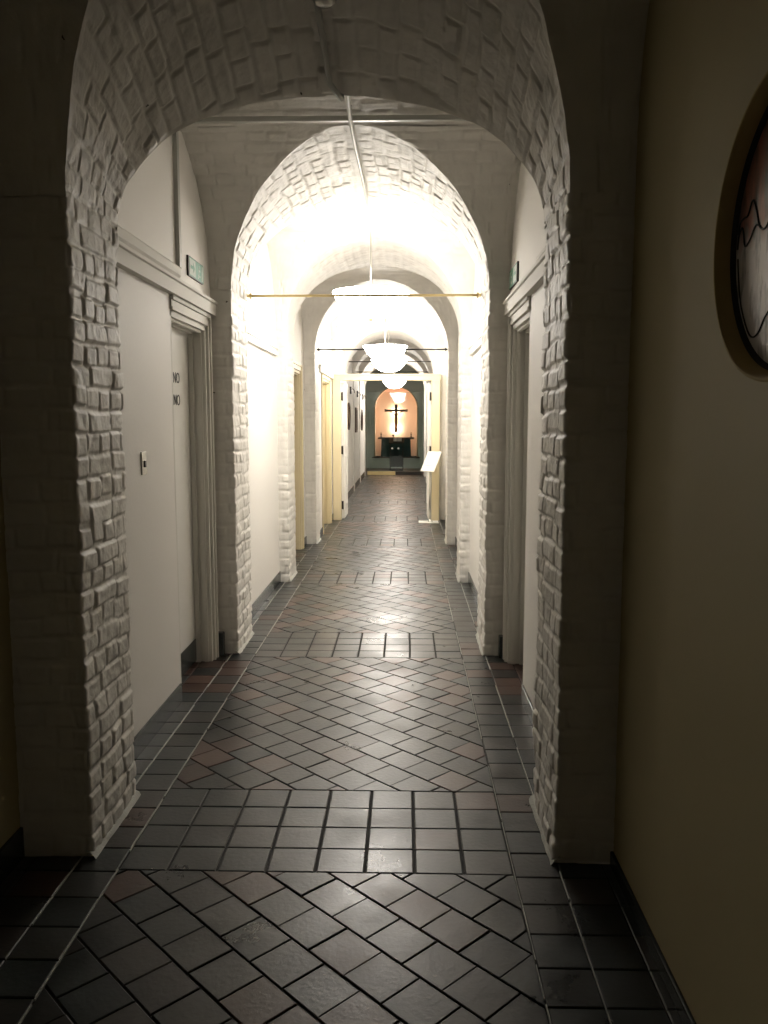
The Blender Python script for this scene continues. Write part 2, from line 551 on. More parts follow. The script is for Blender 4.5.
# ------------------------------------------------------------------ setting: floor of tiles
def clip_poly(poly, x0, x1, y0, y1):
    def cut(pl, f, inter):
        out = []
        for k in range(len(pl)):
            a, b = pl[k], pl[(k + 1) % len(pl)]
            fa, fb = f(a), f(b)
            if fa >= 0: out.append(a)
            if fa * fb < 0:
                t = fa / (fa - fb); out.append((a[0] + (b[0] - a[0]) * t, a[1] + (b[1] - a[1]) * t))
        return out
    for f in (lambda p: p[0] - x0, lambda p: x1 - p[0], lambda p: p[1] - y0, lambda p: y1 - p[1]):
        poly = cut(poly, f, None)
        if len(poly) < 3: return None
    return poly

fbm = bmesh.new()
lay = fbm.loops.layers.float_color.new('tile')
def put_tile(poly, col, tilt=.0035):
    ar = 0
    for k in range(len(poly)):
        a, b = poly[k], poly[(k + 1) % len(poly)]; ar += a[0] * b[1] - a[1] * b[0]
    if abs(ar) < .0004: return
    if ar < 0: poly = poly[::-1]
    cx = sum(p[0] for p in poly) / len(poly); cy = sum(p[1] for p in poly) / len(poly)
    tx, ty = random.gauss(0, tilt), random.gauss(0, tilt)
    dz = random.uniform(-.0006, .0006)
    top, mid, bot = [], [], []
    for p in poly:
        dx, dy = p[0] - cx, p[1] - cy
        d = math.hypot(dx, dy); k = max(0, 1 - .004 / d)
        zz = dz + tx * dx + ty * dy
        top.append(fbm.verts.new((cx + dx * k, cy + dy * k, zz)))
        mid.append(fbm.verts.new((p[0], p[1], zz - .0022)))
        bot.append(fbm.verts.new((p[0], p[1], -.012)))
    fs = [fbm.faces.new(top)]
    n = len(poly)
    for k in range(n):
        fs.append(fbm.faces.new((mid[k], mid[(k + 1) % n], top[(k + 1) % n], top[k])))
        fs.append(fbm.faces.new((bot[k], bot[(k + 1) % n], mid[(k + 1) % n], mid[k])))
    for f in fs:
        for l in f.loops: l[lay] = (*col, 1)

def tcol(cx, cy, brown=.15):
    if random.random() < brown:
        b = (.062, .034, .025)
    else:
        b = random.choice([(.016, .020, .019), (.013, .018, .018), (.020, .021, .019), (.025, .022, .019)])
    k = random.uniform(.75, 1.25)
    return tuple(c * k for c in b)

BX0, BX1 = -.96, .368
def rect(x0, x1, y0, y1, gx=.003, gy=.0022):
    return [(x0 + gx, y0 + gy), (x1 - gx, y0 + gy), (x1 - gx, y1 - gy), (x0 + gx, y1 - gy)]
bands = [(2.58, 3.19), (5.07, 5.68), (7.43, 8.03), (9.72, 10.3), (12.15, 12.75), (14.7, 15.3), (17.1, 17.7), (19.5, 20.1), (21.9, 22.4)]
for (a, b) in bands:
    cw = (BX1 - BX0) / 8
    for r in range(4):
        for c in range(8):
            ya = a + (b - a) * r / 4; yb = a + (b - a) * (r + 1) / 4
            put_tile(rect(BX0 + c * cw, BX0 + (c + 1) * cw, ya, yb, .0048, .0024), tcol(0, ya, .06))
# diagonal fields
zones = []
prev = .0
for (a, b) in bands:
    zones.append((prev, a)); prev = b
Sq = .150
for (za, zb) in zones:
    ox, oy = -.0595, 1.9617
    hd = Sq / math.sqrt(2)
    kmin = int(math.floor((za - oy) / hd)) - 2; kmax = int(math.ceil((zb - oy) / hd)) + 2
    for sm in range(kmin, kmax + 1):
        for df in range(-12, 12):
            if (sm + df) % 2: continue
            p, q = (sm + df) // 2, (sm - df) // 2
            # tile vertex at origin + p*e1 + q*e2, with e1 up-right and e2 up-left
            sh = (p % 2) * .5 + random.uniform(-.015, .015)      # rows laid in running bond
            vx = ox + (p - q - sh) * hd; vy = oy + (p + q + sh) * hd
            if vx < BX0 - .2 or vx > BX1 + .2 or vy < za - .3 or vy > zb + .2: continue
            g1, g2 = .0024 + random.uniform(-.0007, .0009), .0013 + random.uniform(-.0005, .0007)    # the joints one way are wider
            e1 = (hd / Sq, hd / Sq); e2 = (-hd / Sq, hd / Sq)
            def pt(u, w): return (vx + e1[0] * u + e2[0] * w, vy + e1[1] * u + e2[1] * w)
            pl = [pt(g1, g2), pt(Sq - g1, g2), pt(Sq - g1, Sq - g2), pt(g1, Sq - g2)]
            pl = clip_poly(pl, BX0 + .003, BX1 - .003, za + .002, zb - .002)
            if pl:
                far = .45 if vy > 11 else .38 if 3.9 < vy < 5.1 else .14
                put_tile(pl, tcol(vx, vy, far))
# straight border courses along both sides
y = 0.0
k = 0
while y < 22.3:
    br = .85 if 4.34 < y < 4.95 else .08
    for (xa, xb) in ((BX1, BX1 + .152), (BX1 + .152, BX1 + .304), (BX1 + .304, BX1 + .456), (BX0 - .152, BX0), (BX0 - .304, BX0 - .152), (BX0 - .456, BX0 - .304)):
        put_tile(rect(xa, xb, y, y + .151, .0028, .0022), tcol(0, y, br if (xa > BX1 + .1 or xa < BX0 - .1) else .1))
    y += .151
me = bpy.data.meshes.new('floor')
# bed of dark grout under the tiles
vs = [fbm.verts.new(c) for c in ((-1.75, -3.2, -.005), (1.15, -3.2, -.005), (1.15, 22.35, -.005), (-1.75, 22.35, -.005))]
f = fbm.faces.new(vs); f.material_index = 1
# raised pale mortar in the long joints, broken here and there
def mortar(x, ya, yb, w=.0035):
    y = ya
    while y < yb:
        ln = random.uniform(.12, .8)
        y2 = min(y + ln, yb)
        r = bmesh.ops.create_cube(fbm, size=1)
        ww = w * random.uniform(.6, 1.2)
        j = random.uniform(-.0012, .0012)
        for v in r['verts']:
            v.co = Vector((x + j + v.co.x * ww, (y + y2) / 2 + v.co.y * (y2 - y), -.0015 + v.co.z * .006))
        for ff in set(ff for v in r['verts'] for ff in v.link_faces): ff.material_index = 2
        y = y2 + random.choice([.0, .02, .12, .3])
mortar(BX0, .5, 22); mortar(BX1, .5, 22); mortar(BX1 + .152, .5, 22); mortar(BX0 - .152, .5, 22)
fbm.to_mesh(me); fbm.free()
for mm in (M['tile'], M['grout'], M['grout_light']): me.materials.append(mm)
floor = struct(link(bpy.data.objects.new('floor', me)))
m = MB(); m.box(-2.6, 2.1, 22.35, 28, -.05, -.002); struct(m.build('floor', M['brown_floor']))
m = MB(); m.box(-2.6, 2.1, -3.2, 22.35, -.06, -.02); struct(m.build('floor', M['grout']))

# crumbly mortar fillets at the pier feet
for i in (1, 2, 3, 4):
    for side in (-1, 1):
        y0, y1 = PIERS[i]
        xi = XI_L if side < 0 else XI_R
        n = 40
        Y = np.linspace(y0 - .01, y1 + .01, n)
        sec = [(0.02, .022), (.004, .018), (-.006, .008), (-.013, .001)]
        P = np.zeros((n, len(sec), 3))
        for k, (dx, dz) in enumerate(sec):
            jit = vnoise(Y * 22, k * 3.3, i * 5.1 + side) * .006
            P[:, k, 0] = xi + side * (dx) + side * jit * .5
            P[:, k, 1] = Y
            P[:, k, 2] = dz + (0 if k == 3 else np.abs(vnoise(Y * 16, k + .5, i + 3.7)) * .008)
        g = Grids(); g.add(P)
        struct(g.build('trim_%d' % (1 + (i - 1) * 2 + (side > 0)), M['grout_light']))

# skirtings
def skirting(i, side, ya, yb, h=.10, t=.012):
    x = WALLX[i][0 if side < 0 else 1]
    xa, xb = sorted((x, x - side * t))
    m = MB(); m.box(xa, xb, ya, yb, 0, h, .003)
    struct(m.build('baseboard_left' if side < 0 else 'baseboard_right', M['skirt']))
skirting(1, -1, 3.12, 4.23); skirting(1, 1, 3.12, 4.28, .09)
skirting(2, -1, 5.63, 7.5); skirting(2, 1, 5.63, 7.5)
skirting(0, -1, .65, 2.65, .11); skirting(0, 1, .65, 2.65, .05)
skirting(3, -1, 7.97, 8.27); skirting(3, -1, 9.53, 9.83); skirting(3, 1, 7.97, 9.83)
skirting(4, -1, 10.27, 10.67); skirting(4, -1, 11.93, 12.3); skirting(4, 1, 10.27, 12.3)
for i in range(5, 9):
    skirting(i, -1, PIERS[i][1], PIERS[i + 1][0], .13); skirting(i, 1, PIERS[i][1], PIERS[i + 1][0], .13)
# dark plinths at the feet of the white piers further on and beside the doorways
for (xa, xb, ya, yb, h) in ((-1.20, -1.155, 5.075, 5.13, .15), (.60, .64, 5.07, 5.13, .14)):
    m = MB(); m.box(xa, xb, ya, yb, 0, h, .006); struct(m.build('baseboard_left' if xa < 0 else 'baseboard_right', M['skirt']))

# ------------------------------------------------------------------ rails (moulded) on the walls
ntrim = [20]
def rail(i, side, ya, yb, z0=2.135, h=.09, proj=.045, upper=None):
    x = WALLX[i][0 if side < 0 else 1]
    d = -side
    prof = [(0, z0), (proj * .8, z0), (proj * .8, z0 + h * .72), (proj, z0 + h * .78), (proj, z0 + h * .95), (proj * .7, z0 + h), (0, z0 + h)]
    m = MB()
    m.prism([(x + d * a, b) for a, b in prof], ya, yb, 'y')
    if upper:
        u0, u1, uy0, uy1 = upper
        m.prism([(x + d * a, b) for a, b in ((0, u0), (.022, u0), (.030, u0 + .012), (.030, u1 - .01), (.022, u1), (0, u1))], uy0, uy1, 'y')
    ntrim[0] += 1
    struct(m.build('trim_%d' % ntrim[0], M['joinery']))
rail(1, -1, 3.10, 5.14, upper=(2.235, 2.295, 3.10, 4.36))
rail(1, 1, 3.10, 5.13, z0=2.13, upper=(2.225, 2.265, 3.1, 3.95))
rail(2, -1, 5.62, 7.44, z0=2.07, h=.07, proj=.035)
rail(2, 1, 5.62, 7.44, z0=2.07, h=.07, proj=.035)
rail(4, -1, 10.3, 12.3, z0=2.10, h=.09)

# ------------------------------------------------------------------ doorways
def doorway(num, i, side, ya, yb, h, leaf_mat, frame_mat, leaf_back=.10, text=False, kick=True, near_arch=False):
    """opening ya..yb in the side wall of bay i: leaf, stepped lining and architrave"""
    x = WALLX[i][0 if side < 0 else 1]
    d = -side                                      # towards the corridor
    root = struct(empty('door_%d' % num, (x, (ya + yb) / 2, 0)))
    inv = Matrix.Translation(-root.location)
    def fin(mb, name, mat):
        mb.bm.transform(inv)
        return mb.build(name, mat, root)
    def bx(mb, a, b, *r, **k):                     # a,b distances from the wall plane into the corridor
        xa, xb = sorted((x + d * a, x + d * b)); mb.box(xa, xb, *r, **k)
    lf = MB(); bx(lf, -leaf_back - .04, -leaf_back, ya + .012, yb - .03, .012, h - .045, bev=.002)
    leaf = fin(lf, 'door_leaf', M[leaf_mat])
    if kick:
        kk = MB(); bx(kk, -leaf_back, -leaf_back + .006, ya + .03, yb - .032, .012, .15, bev=.001)
        kk.bm.transform(inv); kk.build('kick_plate', M['skirt'], leaf)
    # lining with stepped mouldings
    ln = MB()
    bx(ln, -.30, .0, yb - .028, yb - .002, 0, h)                  # far jamb
    bx(ln, -leaf_back + .002, -leaf_back + .03, yb - .045, yb - .026, 0, h - .02)
    bx(ln, -.045, -.02, yb - .040, yb - .026, 0, h - .02)
    bx(ln, -.30, 0, ya + .002, ya + .020, 0, h)                   # near jamb
    bx(ln, -.30, 0, ya + .002, yb - .002, h - .03, h - .002)      # head
    bx(ln, -leaf_back + .002, -leaf_back + .03, ya + .01, yb - .03, h - .05, h - .028, bev=.003)
    bx(ln, -.045, -.02, ya + .01, yb - .03, h - .045, h - .028, bev=.004)
    fin(ln, 'door_lining', M[frame_mat])
    ar = MB()
    for (a, b, p0) in ((-.0, .018, .016), (.018, .052, .010), (.052, .074, .020)):
        bx(ar, .0005, p0, yb + a, yb + b, .0, h + b, bev=.003)
        bx(ar, .0005, p0, (ya - (b if near_arch else 0)) + .0, yb + b, h + a, h + b, bev=.003)
        if near_arch:
            bx(ar, .0005, p0, ya - b, ya - a, 0, h + b, bev=.003)
    fin(ar, 'architrave', M[frame_mat])
    return root, leaf, inv

def text_obj(body, size, loc, rot, mat, parent, name='lettering', ext=.0006):
    cu = bpy.data.curves.new(name, 'FONT'); cu.body = body; cu.size = size; cu.extrude = ext
    cu.align_x = 'CENTER'; cu.align_y = 'CENTER'
    tmp = bpy.data.objects.new(name, cu); COL.objects.link(tmp)
    dg = bpy.context.evaluated_depsgraph_get()
    me = bpy.data.meshes.new_from_object(tmp.evaluated_get(dg))
    bpy.data.objects.remove(tmp)
    me.materials.clear(); me.materials.append(mat)
    o = bpy.data.objects.new(name, me); link(o, parent)
    o.location = loc; o.rotation_euler = rot
    return o

r1, leaf1, inv1 = doorway(1, 1, -1, 4.24, 4.99, 2.06, 'door', 'joinery')
# two short lines of black letters on the white door
for zz in (1.735, 1.61):
    text_obj('NO', .085, Vector((-1.30 + .0025, 4.675, zz)) - r1.location, (PI / 2, 0, PI / 2), M['black'], leaf1)
doorway(2, 1, 1, 4.30, 4.99, 2.06, 'door', 'joinery')
doorway(3, 3, -1, 8.35, 9.45, 2.05, 'beige_door', 'cream', near_arch=True, kick=False)
doorway(4, 4, -1, 10.75, 11.85, 2.05, 'cream', 'cream', near_arch=True, kick=False)

# ------------------------------------------------------------------ cream frame across the corridor with its two open leaves
root = struct(empty('door_5', (XC, 12.34, 0)))
inv = Matrix.Translation(-root.location)
m = MB()
m.box(-1.075, -.955, 12.24, 12.34, 0, 2.08, .004); m.box(.395, .515, 12.24, 12.34, 0, 2.08, .004)
m.box(-1.08, .52, 12.24, 12.34, 2.08, 2.17, .004); m.box(-1.08, .52, 12.225, 12.24, 2.155, 2.175, .003)
m.bm.transform(inv); m.build('door_frame', M['cream'], root)
for side in (-1, 1):
    xh = -.955 if side < 0 else .395
    m = MB()
    xa, xb = sorted((xh, xh - side * .045))
    y0, y1 = 12.36, 13.05
    m.box(xa, xb, y0, y1, .012, 2.06, .003)
    ins = xb if side < 0 else xa
    for (pz0, pz1) in ((.2, .95), (1.08, 1.92)):          # raised moulding of two panels
        for q in (0, 1):
            pass
        e = .003 * (1 if side < 0 else -1)
        lo, hi = sorted((ins, ins + e * 2))
        m.box(lo, hi, y0 + .1, y1 - .1, pz0, pz0 + .025); m.box(lo, hi, y0 + .1, y1 - .1, pz1 - .025, pz1)
        m.box(lo, hi, y0 + .1, y0 + .125, pz0, pz1); m.box(lo, hi, y1 - .125, y1 - .1, pz0, pz1)
    m.bm.transform(inv)
    lf = m.build('door_leaf', M['door'], root)
    for hz in (.22, 1.05, 1.85):
        h = MB(); xx = xh - side * .01
        h.box(xx - .012, xx + .012, 12.318, 12.345 + .012, hz - .06, hz + .06, .002)
        h.tube([(xx - side * .012, 12.335, hz - .065), (xx - side * .012, 12.335, hz + .065)], .008)
        h.bm.transform(inv); h.build('hinge', M['dark_metal'], lf)

# ------------------------------------------------------------------ end room with niche
# side walls, and the end wall with an arched niche
m = MB(); m.box(-2.6, -2.4, 22.2, 27, 0, 3.5); struct(m.build('wall_left', M['grey_green']))
m = MB(); m.box(1.9, 2.1, 22.2, 27, 0, 3.5); struct(m.build('wall_right', M['grey_green']))
m = MB(); m.box(-2.5, -1.10, 22.2, 22.27, 0, 3.5); m.box(.54, 2.0, 22.2, 22.27, 0, 3.5); struct(m.build('wall_front', M['grey_green']))
NX0, NX1, NZ0, NSP = -.935, .385, .36, 1.86
nc, nr = (NX0 + NX1) / 2, (NX1 - NX0) / 2
arc = [(nc + nr * math.cos(t), NSP + nr * math.sin(t)) for t in np.linspace(0, PI, 25)]
bm = bmesh.new()
inner = [(NX1, NZ0)] + arc + [(NX0, NZ0)]
YW, YB = 25.6, 26.25
outer = []
for (px_, pz_) in inner:                             # matching outer outline
    if pz_ <= NZ0 + .001: outer.append(((2.0 if px_ > nc else -2.5), NZ0))
    else:
        a = math.atan2(pz_ - NSP, px_ - nc)
        dx, dz = math.cos(a), math.sin(a)
        t = min(((2.0 - nc) / dx) if dx > 1e-4 else 99, ((-2.5 - nc) / dx) if dx < -1e-4 else 99, (3.5 - NSP) / dz if dz > 1e-4 else 99)
        outer.append((nc + dx * t, NSP + dz * t))
vi = [bm.verts.new((p[0], YW, p[1])) for p in inner]
vo = [bm.verts.new((p[0], YW, p[1])) for p in outer]
for k in range(len(inner) - 1):
    bm.faces.new((vi[k], vi[k + 1], vo[k + 1], vo[k]))
# corner fillers
def tri(*ps): bm.faces.new([bm.verts.new((p[0], YW + .003, p[1])) for p in ps])
tri((2.0, NSP), (2.0, 3.5), (nc + .3, 3.5)); tri((-2.5, NSP), (-2.5, 3.5), (nc - .3, 3.5))
tri((-2.5, 0), (2.0, 0), (2.0, NZ0), (-2.5, NZ0))
me = bpy.data.meshes.new('wall_back'); bm.to_mesh(me); bm.free(); me.materials.append(M['grey_green'])
struct(link(bpy.data.objects.new('wall_back', me)))
bm = bmesh.new()
a = [bm.verts.new((p[0], YW, p[1])) for p in inner]; b = [bm.verts.new((p[0], YB, p[1])) for p in inner]
for k in range(len(inner)): 
    kk = (k + 1) % len(inner); bm.faces.new((a[k], a[kk], b[kk], b[k]))
bm.faces.new(b)
bmesh.ops.recalc_face_normals(bm, faces=bm.faces[:])
me = bpy.data.meshes.new('trim_12'); bm.to_mesh(me); bm.free(); me.materials.append(M['peach'])
struct(link(bpy.data.objects.new('trim_12', me)))
# pale rim round the niche and dark sill
m = MB()
rim = []
for k in range(len(inner) - 1):
    p, q = inner[k], inner[k + 1]
    m.tube([(p[0], YW - .01, p[1]), (q[0], YW - .01, q[1])], .018, 6)
struct(m.build('trim_1', M['cream']))
m = MB(); m.box(NX0 - .08, NX1 + .08, YW - .05, YB, NZ0 - .035, NZ0, .006); struct(m.build('trim_2', M['wood_dark']))

# glass double doors
root = struct(empty('door_6', (XC, 22.3, 0)))
inv = Matrix.Translation(-root.location)
for (xa, xb, sd) in ((-1.02, -.262, -1), (-.254, .46, 1)):
    m = MB(); m.box(xa, xb, 22.30, 22.312, .03, 2.25)
    m.bm.transform(inv); g = m.build('glass_leaf', M['glass'], root)
    m = MB(); m.box(xa, xb, 22.29, 22.322, .012, .11, .003)
    m.bm.transform(inv); m.build('bottom_rail', M['brass'] if sd < 0 else M['dark_metal'], g)
    kx = xb - .08 if sd < 0 else xa + .08
    m = MB(); m.lathe([(.0, -.06), (.022, -.058), (.03, -.045), (.022, -.03), (.010, -.025), (.010, 0)], (kx, 22.30, .73), 16, 'y')
    m.bm.transform(inv); m.build('door_handle', M['metal'], g)

# ------------------------------------------------------------------ lamps
def pendant(y, label):
    z = 2.49
    crown = 3.03
    root = tag(empty('pendant_light', (XC + .01, y, z)), label, 'lamp', 'pendant lamps along the corridor vault')
    m = MB()
    m.lathe([(.300, .004), (.300, .0), (.289, -.022), (.250, -.090), (.190, -.150), (.115, -.186), (.03, -.198), (.001, -.199)], n=48)
    m.lathe([(.300, .004), (.294, .004), (.283, -.022), (.244, -.086), (.184, -.143), (.11, -.179), (.03, -.190), (.001, -.191)], n=48, mat=1)
    b = m.build('glass_bowl', [M['bowl'], M['bowl_inside']], root)
    m = MB(); m.lathe([(.0, -.215), (.012, -.213), (.018, -.200), (.012, -.19), (.02, -.186)], n=16); m.build('finial', M['brass'], root)
    m = MB()
    for k in range(3):
        t = 2 * PI * k / 3 + PI / 2
        m.tube([(.295 * math.cos(t), .295 * math.sin(t), .004), (.012 * math.cos(t), .012 * math.sin(t), .03)], .004, 6)
    m.build('support_arm', M['metal'], root)
    m = MB(); m.tube([(0, 0, .02), (0, 0, .60)], .005, 8); m.lathe([(.001, .02), (.02, .025), (.02, .045), (.001, .05)], n=16); m.build('rod', M['metal'], root)
    m = MB(); m.lathe([(.006, .53), (.04, .54), (.055, .565), (.06, .62)], n=24); m.build('ceiling_rose', M['white_plastic'], root)
    m = MB(); m.lathe([(.001, -.09), (.03, -.08), (.045, -.04), (.035, .0), (.018, .02), (.001, .022)], n=20)
    m.build('bulb', emit_bulb, root)
    l = bpy.data.lights.new('lamp_light', 'POINT'); l.energy = LAMP_W; l.color = (1, .92, .82); l.shadow_soft_size = .09
    lo = bpy.data.objects.new('lamp_light', l); lo.location = (0, 0, .11); link(lo, root)
    return root
emit_bulb = emit_mat('lit_bulb', (1, .92, .8), 8)
pendant(6.565, 'glowing glass bowl pendant nearest the camera, beyond the second brick arch')
pendant(11.3, 'second glowing bowl pendant, just before the cream door frame across the corridor')
pendant(13.8, 'third glowing bowl pendant, seen behind the cream door frame header')
pendant(20.9, 'farthest glowing bowl pendant, hanging before the niche with the crucifix')

# ------------------------------------------------------------------ tie rods and conduits
def tie_rod(y, z, label, mat='brass'):
    r = tag(empty('tie_rod', (XC, y, z)), label, 'rod')
    m = MB(); m.tube([(-A - .02, 0, 0), (A + .02, 0, 0)], .0085, 10); m.build('bar', M[mat], r)
    for s in (-1, 1):
        m = MB(); m.lathe([(.001, s * (A - .03)), (.02, s * (A - .028)), (.02, s * (A - .018)), (.011, s * (A - .015)), (.011, s * A)], n=14, axis='x')
        m.build('end_nut', M[mat], r)
tie_rod(5.66, 2.335, 'thin brass tie rod crossing just in front of the nearest glowing pendant')
tie_rod(10.1, 2.35, 'thin dark tie rod crossing in front of the second pendant', 'dark_metal')
tie_rod(15.05, 2.55, 'thin tie rod above the cream door frame header, upper of two', 'dark_metal')
tie_rod(17.4, 2.50, 'thin tie rod just above the cream door frame header, lower of two', 'dark_metal')

r = tag(empty('cable_trunking', (-1.2, 4.395, 2.3)), 'grey painted cable trunking rising up the left lunette and crossing the vault crown', 'cable trunking')
m = MB(); m.box(.0, .022, -.02, .02, -.005, .76, .002); m.build('riser', M['grey_trunk'], r)
m = MB(); m.box(.0, 1.86, -.012, .018, .722, .748, .004); m.build('cross_run', M['grey_trunk'], r)

m = MB()
pts = []
def crown1(y):
    zl, bn, bf = ARCH[1]
    y0 = bayc(0)[0] + bayc(0)[1] * float(tr_y(zl + bn, 0)); y1 = bayc(1)[0] - bayc(1)[1] * float(tr_y(zl + bf, 1))
    t = (y - y0) / (y1 - y0)
    return zl + bn * (1 - t) + bf * t, y1
_, yg = crown1(3)
m.tube([(-.31, 2.2, crown1(2.2)[0] - .018), (-.298, 2.8, crown1(2.8)[0] - .018), (-.283, 3.2, crown1(3.2)[0] - .018), (-.245, yg - .02, crown1(yg)[0] - .02), (-.246, yg + .06, crown1(yg)[0] + .05), (-.268, 3.85, 3.03), (-.278, 4.1, 3.045), (-.283, 4.38, 3.015), (-.28, 4.75, 3.012), (-.27, 5.4, 3.012), (-.27, 6.2, 3.01)], .011, 8)
tag(m.build('ceiling_conduit', M['grey_trunk']), 'thin painted conduit running lengthwise along the vault crown to the first pendant', 'conduit')

r = tag(empty('smoke_detector', (-.268, 2.84, crown1(2.84)[0] - .012)), 'round smoke detector on the near vault crown, cut by the top edge', 'smoke detector')
m = MB(); m.lathe([(.055, .02), (.055, -.012), (.050, -.018), (.001, -.018)], n=32); m.build('base_ring', M['metal'], r)
m = MB(); m.lathe([(.038, -.018), (.036, -.034), (.024, -.044), (.001, -.046)], n=32); m.build('dome', M['metal'], r)

# ------------------------------------------------------------------ signs, switch
def exit_sign(x, yc, zc, side, label):
    r = tag(empty('exit_sign', (x, yc, zc)), label, 'sign')
    d = -side
    def bx(mb, a, b, *q, **k):
        xa, xb = sorted((d * a, d * b)); mb.box(xa, xb, *q, **k)
    m = MB(); bx(m, 0, .011, -.165, .165, -.055, .055, bev=.002); m.build('back_plate', M['dark_metal'], r)
    m = MB(); bx(m, .0112, .0125, -.150, .165, -.050, .050); p = m.build('sign_face', M['sign_green'], r)
    m = MB()
    s = -1
    # white field with green arrow, and a white running figure on green
    bx(m, .0126, .0132, -.150, -.02, -.044, .044)
    bx(m, .0126, .0132, .050, .062, -.02, .02); bx(m, .0126, .0132, .066, .078, .022, .036)
    bx(m, .0126, .0132, .035, .052, -.040, -.018); bx(m, .0126, .0132, .062, .085, -.030, -.018); bx(m, .0126, .0132, .062, .085, .002, .012)
    bx(m, .0126, .0132, .12, .155, -.044, .044)
    m.build('pictogram', M['sign_white'], r)
    m = MB(); bx(m, .0133, .0138, -.125, -.070, -.009, .009)
    xa, xb = sorted((d * .0133, d * .0138))
    m.prism([(-.07, -.028), (-.035, 0), (-.07, .028)], xa, xb, 'x'); m.build('arrow', M['sign_green'], r)
exit_sign(-1.20, 4.755, 2.345, -1, 'green and white exit sign on the left lunette wall above the white rail')
exit_sign(.64, 4.93, 2.335, 1, 'green and white exit sign on the right lunette wall above the doorway')

r = tag(empty('wall_switch', (-1.20, 3.73, 1.303)), 'small metal switch plate on the white panel left of the lettered door', 'switch')
m = MB(); m.box(0, .007, -.033, .033, -.052, .052, .002); m.build('plate', M['metal'], r)
m = MB(); m.box(.007, .014, -.010, .010, -.018, .012, .002); m.build('rocker', M['black'], r)

